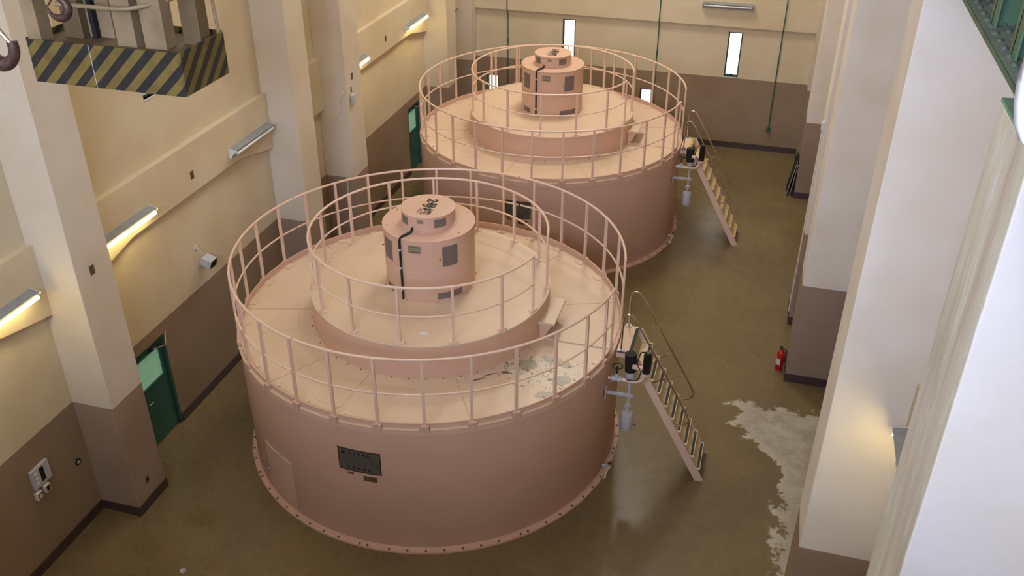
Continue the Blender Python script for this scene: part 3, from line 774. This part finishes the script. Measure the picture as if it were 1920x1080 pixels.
# conduit on right pier
r = empty('white_conduit', (6.62, 5.60, 0), 'thin white conduit with end box down the right pier beside the stairs', 'conduit')
MB().tube([(0, 0, .3), (0, 0, 4.78)], .016, 8).build('conduit_pipe', M['conduit'], r)
MB().box(-.04, .03, -.05, .05, 4.74, 4.92).build('end_box', M['white'], r, bevel=.01)
# fire extinguisher
r = empty('fire_extinguisher', (6.50, 3.62, 0), 'red fire extinguisher standing on the floor by the right pier', 'fire extinguisher')
MB().lathe([(1e-4, .0), (.075, .0), (.082, .02), (.082, .40), (.06, .46), (.025, .49), (.025, .52), (1e-4, .52)], 24).build('cylinder_body', M['red'], r)
MB().box(-.05, .02, -.012, .012, .52, .545).box(-.06, .02, -.012, .012, .57, .585).build('lever', M['matte_black'], r, smooth=False)
MB().tube(arcpts([(.02, 0, .53), (.10, 0, .50), (.10, 0, .2)], .05), .010, 8).build('hose', M['matte_black'], r)
MB().lathe([(.0825, .15), (.0835, .15), (.0835, .30), (.0825, .30)], 10, 150, 270, closed=True).build('instruction_label', M['white'], r)
# boards leaning on the far right pier
for k_, (xb, xt, zt, lab) in enumerate(((6.40, 6.575, 1.12, 'outer dark board of two leaning on far right pier'), (6.50, 6.60, 1.04, 'inner dark board of two leaning on far right pier'))):
    r = empty('leaning_board', (xb, 12.70, 0), lab, 'board', 'boards leaning on the pier')
    d = Vector((xt-xb, 0, zt)); n_v = Vector((d.z, 0, -d.x)).normalized()*.014
    MB().prism([(0, 0.002), (n_v.x, 0.002), (d.x+n_v.x, d.z+n_v.z), (d.x, d.z)], 0, .78, 'y').build('board_panel', M['matte_black'], r, smooth=False)
    MB().prism([(-.004, 0.002), (n_v.x*.35, 0.002), (d.x+n_v.x*.35, d.z+.004), (d.x-.004, d.z+.004)], -.012, 0, 'y').build('board_edge', M['white_metal'], r, smooth=False)
# floor hole covers
o = MB().lathe([(.0, 0), (.05, 0), (.05, .006), (.0, .008)], 20).build('floor_plug', M['grey']); o.location = (-2.67, -4.87, 0); tag(o, 'small round grey plug set in the floor, bottom left', 'floor plug')
o = MB().lathe([(.0, 0), (.06, 0), (.06, .003), (.0, .003)], 20).build('floor_cover', M['crane_grey']); o.location = (3.41, -1.81, 0); tag(o, 'faint grey round cover in the floor right of nearer generator', 'floor cover')
# ------------------------------------------------------------------ green runway girder at top right
r = empty('crane_girder', (6.98, 0, 10.09), 'green riveted crane runway girder along the right wall', 'girder')
MB().box(-.33, .33, -12.5, 15.4, .0, .035).build('bottom_flange', M['girder'], r, smooth=False)
MB().box(-.32, .32, -12.5, 15.4, .036, .040).build('flange_top', M['girder_top'], r, smooth=False)
MB().box(-.012, .012, -12.5, 15.4, .04, 1.10).build('web', M['girder'], r, smooth=False)
MB().box(-.33, .33, -12.5, 15.4, 1.10, 1.14).build('top_flange', M['girder'], r, smooth=False)
MB().box(-.12, -.012, -12.5, 15.4, .04, .055).box(-.03, -.012, -12.5, 15.4, .055, .15).build('angle_iron', M['girder'], r, smooth=False)
MB().box(-.06, .06, -12.5, 15.4, 1.14, 1.26).build('crane_rail', M['steel'], r, smooth=False)
y = -9.9
while y < -3:
    MB().box(-.26, -.012, y, y+.02, .04, 1.10).box(-.26, -.245, y-.09, y+.09, .04, 1.10).build('stiffener', M['girder'], r, smooth=False)
    y += .75
n_ = 0; y = -10.2
while y < -5.2 and n_ < 96:
    for x in (-.27, -.18):
        MB().lathe([(1e-4, .062), (.012, .060), (.021, .050), (.024, .040)], 8, 0, 360, x, y+(.08 if x > -.25 else 0)).build('rivet', M['rivet'], r); n_ += 1
    y += .17
o = MB().box(6.648, 7.55, -8.885, -8.015, 9.98, 10.0).build('bearing_plate', M['plate_green'], smooth=False); tag(o, 'green bearing plate on top of the nearest streaked pier', 'plate')
# ------------------------------------------------------------------ crane lifting block with hazard skirt, and its small hooks
r = empty('crane_block', (-1.05, -5.58, 8.65), 'hanging crane block with yellow and black striped skirt at top left', 'crane block')
def ring(x, y, c):  # chamfered outline
    return [(-x+c, -y), (x-c*.4, -y), (x, -y+c*.4), (x, y-c), (x-c, y), (-x+c, y), (-x, y-c), (-x, -y+c)]
outer = ring(.90, .43, .05)
b = MB()
n = len(outer)
for i in range(n):
    p, q = Vector(outer[i]).to_3d(), Vector(outer[(i+1) % n]).to_3d(); d = (q-p).normalized(); nn = Vector((-d.y, d.x, 0))*.02
    vs_ = [b.bm.verts.new(v) for v in (p, q, q+nn, p+nn)]; vt = [b.bm.verts.new(v+Vector((0, 0, .44))) for v in (p, q, q+nn, p+nn)]
    b.bm.faces.new(vs_); b.bm.faces.new(vt)
    for k in range(4): b.bm.faces.new((vs_[k], vs_[(k+1) % 4], vt[(k+1) % 4], vt[k]))
sk = b.build('striped_skirt', M['hazard'], r, smooth=False)
MB().box(-.125, -.119, -.432, -.428, 0, .44).build('skirt_seam', M['grey'], sk, smooth=False)
MB().prism([(x*.96, y*.93) for x, y in outer], .36, .38).build('base_plate', M['tan_dark'], r, smooth=False)
for x0, x1, y, mt in ((-.86, -.70, -.30, 'tan'), (-.66, -.44, .0, 'tan_dark'), (-.30, -.14, .1, 'tan'), (.10, .26, .08, 'tan'), (.40, .62, -.12, 'tan'), (.66, .86, .12, 'tan_dark')):
    MB().box(x0, x1, y-.09, y+.09, .38, 1.95).build('post', M[mt], r, smooth=False, bevel=.008)
for x0, x1, y in ((-.52, -.25, .12), (.02, .30, -.10), (.34, .56, -.10)):
    p_ = MB().box(x0, x1, y-.14, y+.14, .90, .935).build('sheave_plate', M['crane_grey'], r, smooth=False)
    MB().box(x0+.03, x1-.03, y-.10, y+.10, .38, .90).build('sheave_box', M['tan'], p_, smooth=False)
    MB().tube([((x0+x1)/2, y, .93), ((x0+x1)/2, y, 1.02)], .02).build('bolt', M['steel'], p_)
MB().tube(arcpts([(-.45, -.36, .80), (.35, -.36, .80), (.62, -.10, .84), (.66, .3, .86)], .12), .022, 10).build('pipe_rail', M['tan'], r)
MB().tube([(.86, .36, .40), (.80, .36, 1.9)], .018).build('upright_pipe', M['tan'], r)
MB().box(.34, .40, -.05, .05, .38, 1.95).build('dark_channel', M['matte_black'], r, smooth=False)
MB().box(-.36, -.31, -.05, .05, .38, 1.95).build('dark_channel', M['matte_black'], r, smooth=False)
MB().box(-.9, .9, -.32, .32, 1.95, 2.15).build('crosshead', M['tan_dark'], r, smooth=False)
for x in (-.5, .5): MB().tube([(x, 0, 2.15), (x, 0, ZC-8.65)], .018).build('hoist_rope', M['steel'], r)
def hook(loc, s, rz, lab, blunt=0):
    r = empty('crane_hook', loc, lab, 'hook', 'small crane hooks', rz)
    pts = []; rad = []
    for i in range(25):
        t = i/24
        if t < .2: u = t/.2; pts.append((0, 0, .34-.14*u)); rad.append(.035)
        else:
            u = (t-.2)/.8; a = R_(80-u*275)
            pts.append((.0+.115*math.cos(a)-.02, 0, .075+.115*math.sin(a))); rad.append(.038+.014*math.sin(PI*min(1, u*1.25))-(.032 if not blunt else .006)*max(0, u-.6)/.4)
    MB().tube([Vector(p)*s for p in pts], [q*s for q in rad], 14).build('hook_body', M['rust'], r)
    MB().tube([Vector((-.0, 0, .24))*s, Vector((-.12, 0, .10))*s], [.018*s, .012*s], 8).build('safety_latch', M['chrome'], r)
    bl = MB().box(-.09*s, .09*s, -.07*s, .07*s, .36*s, .60*s).build('hook_block', M['rust'], r, bevel=.02*s)
    MB().tube([(0, 0, .6*s), (0, 0, ZC-loc[2])], .012).build('hoist_rope', M['steel'], bl)
    return r
hook((-.315, -8.0, 9.62), 1.25, R_(180), 'larger rusty crane hook at the left edge of the view', 1)
hook((-.53, -7.0, 9.68), .78, R_(10), 'smaller bright tipped crane hook above the striped skirt')
# ------------------------------------------------------------------ unidentified white shape close to the viewer, modelled as hanging cloth
b = MB(); nx = 22
cols = []
for j in range(nx+1):
    u = j/nx; x = 5.598+u*u*.62
    d = x-5.598
    zb = 11.37+.09*math.exp(-d/.012)
    col_ = []
    for i in range(15):
        t = i/14; z = zb+(ZC-zb)*t**1.6
        col_.append(b.bm.verts.new((x, -12.62+.03*(1-math.cos(u*14))*u, z)))
    cols.append(col_)
for j in range(nx):
    for i in range(14): b.bm.faces.new((cols[j][i], cols[j+1][i], cols[j+1][i+1], cols[j][i+1]))
o = b.build('white_shape', M['white_shape'])
sl = o.modifiers.new('thickness', 'SOLIDIFY'); sl.thickness = .016; sl.offset = 0
tag(o, 'rounded corner of an unidentified white hanging shape at the upper right border', 'white_shape')
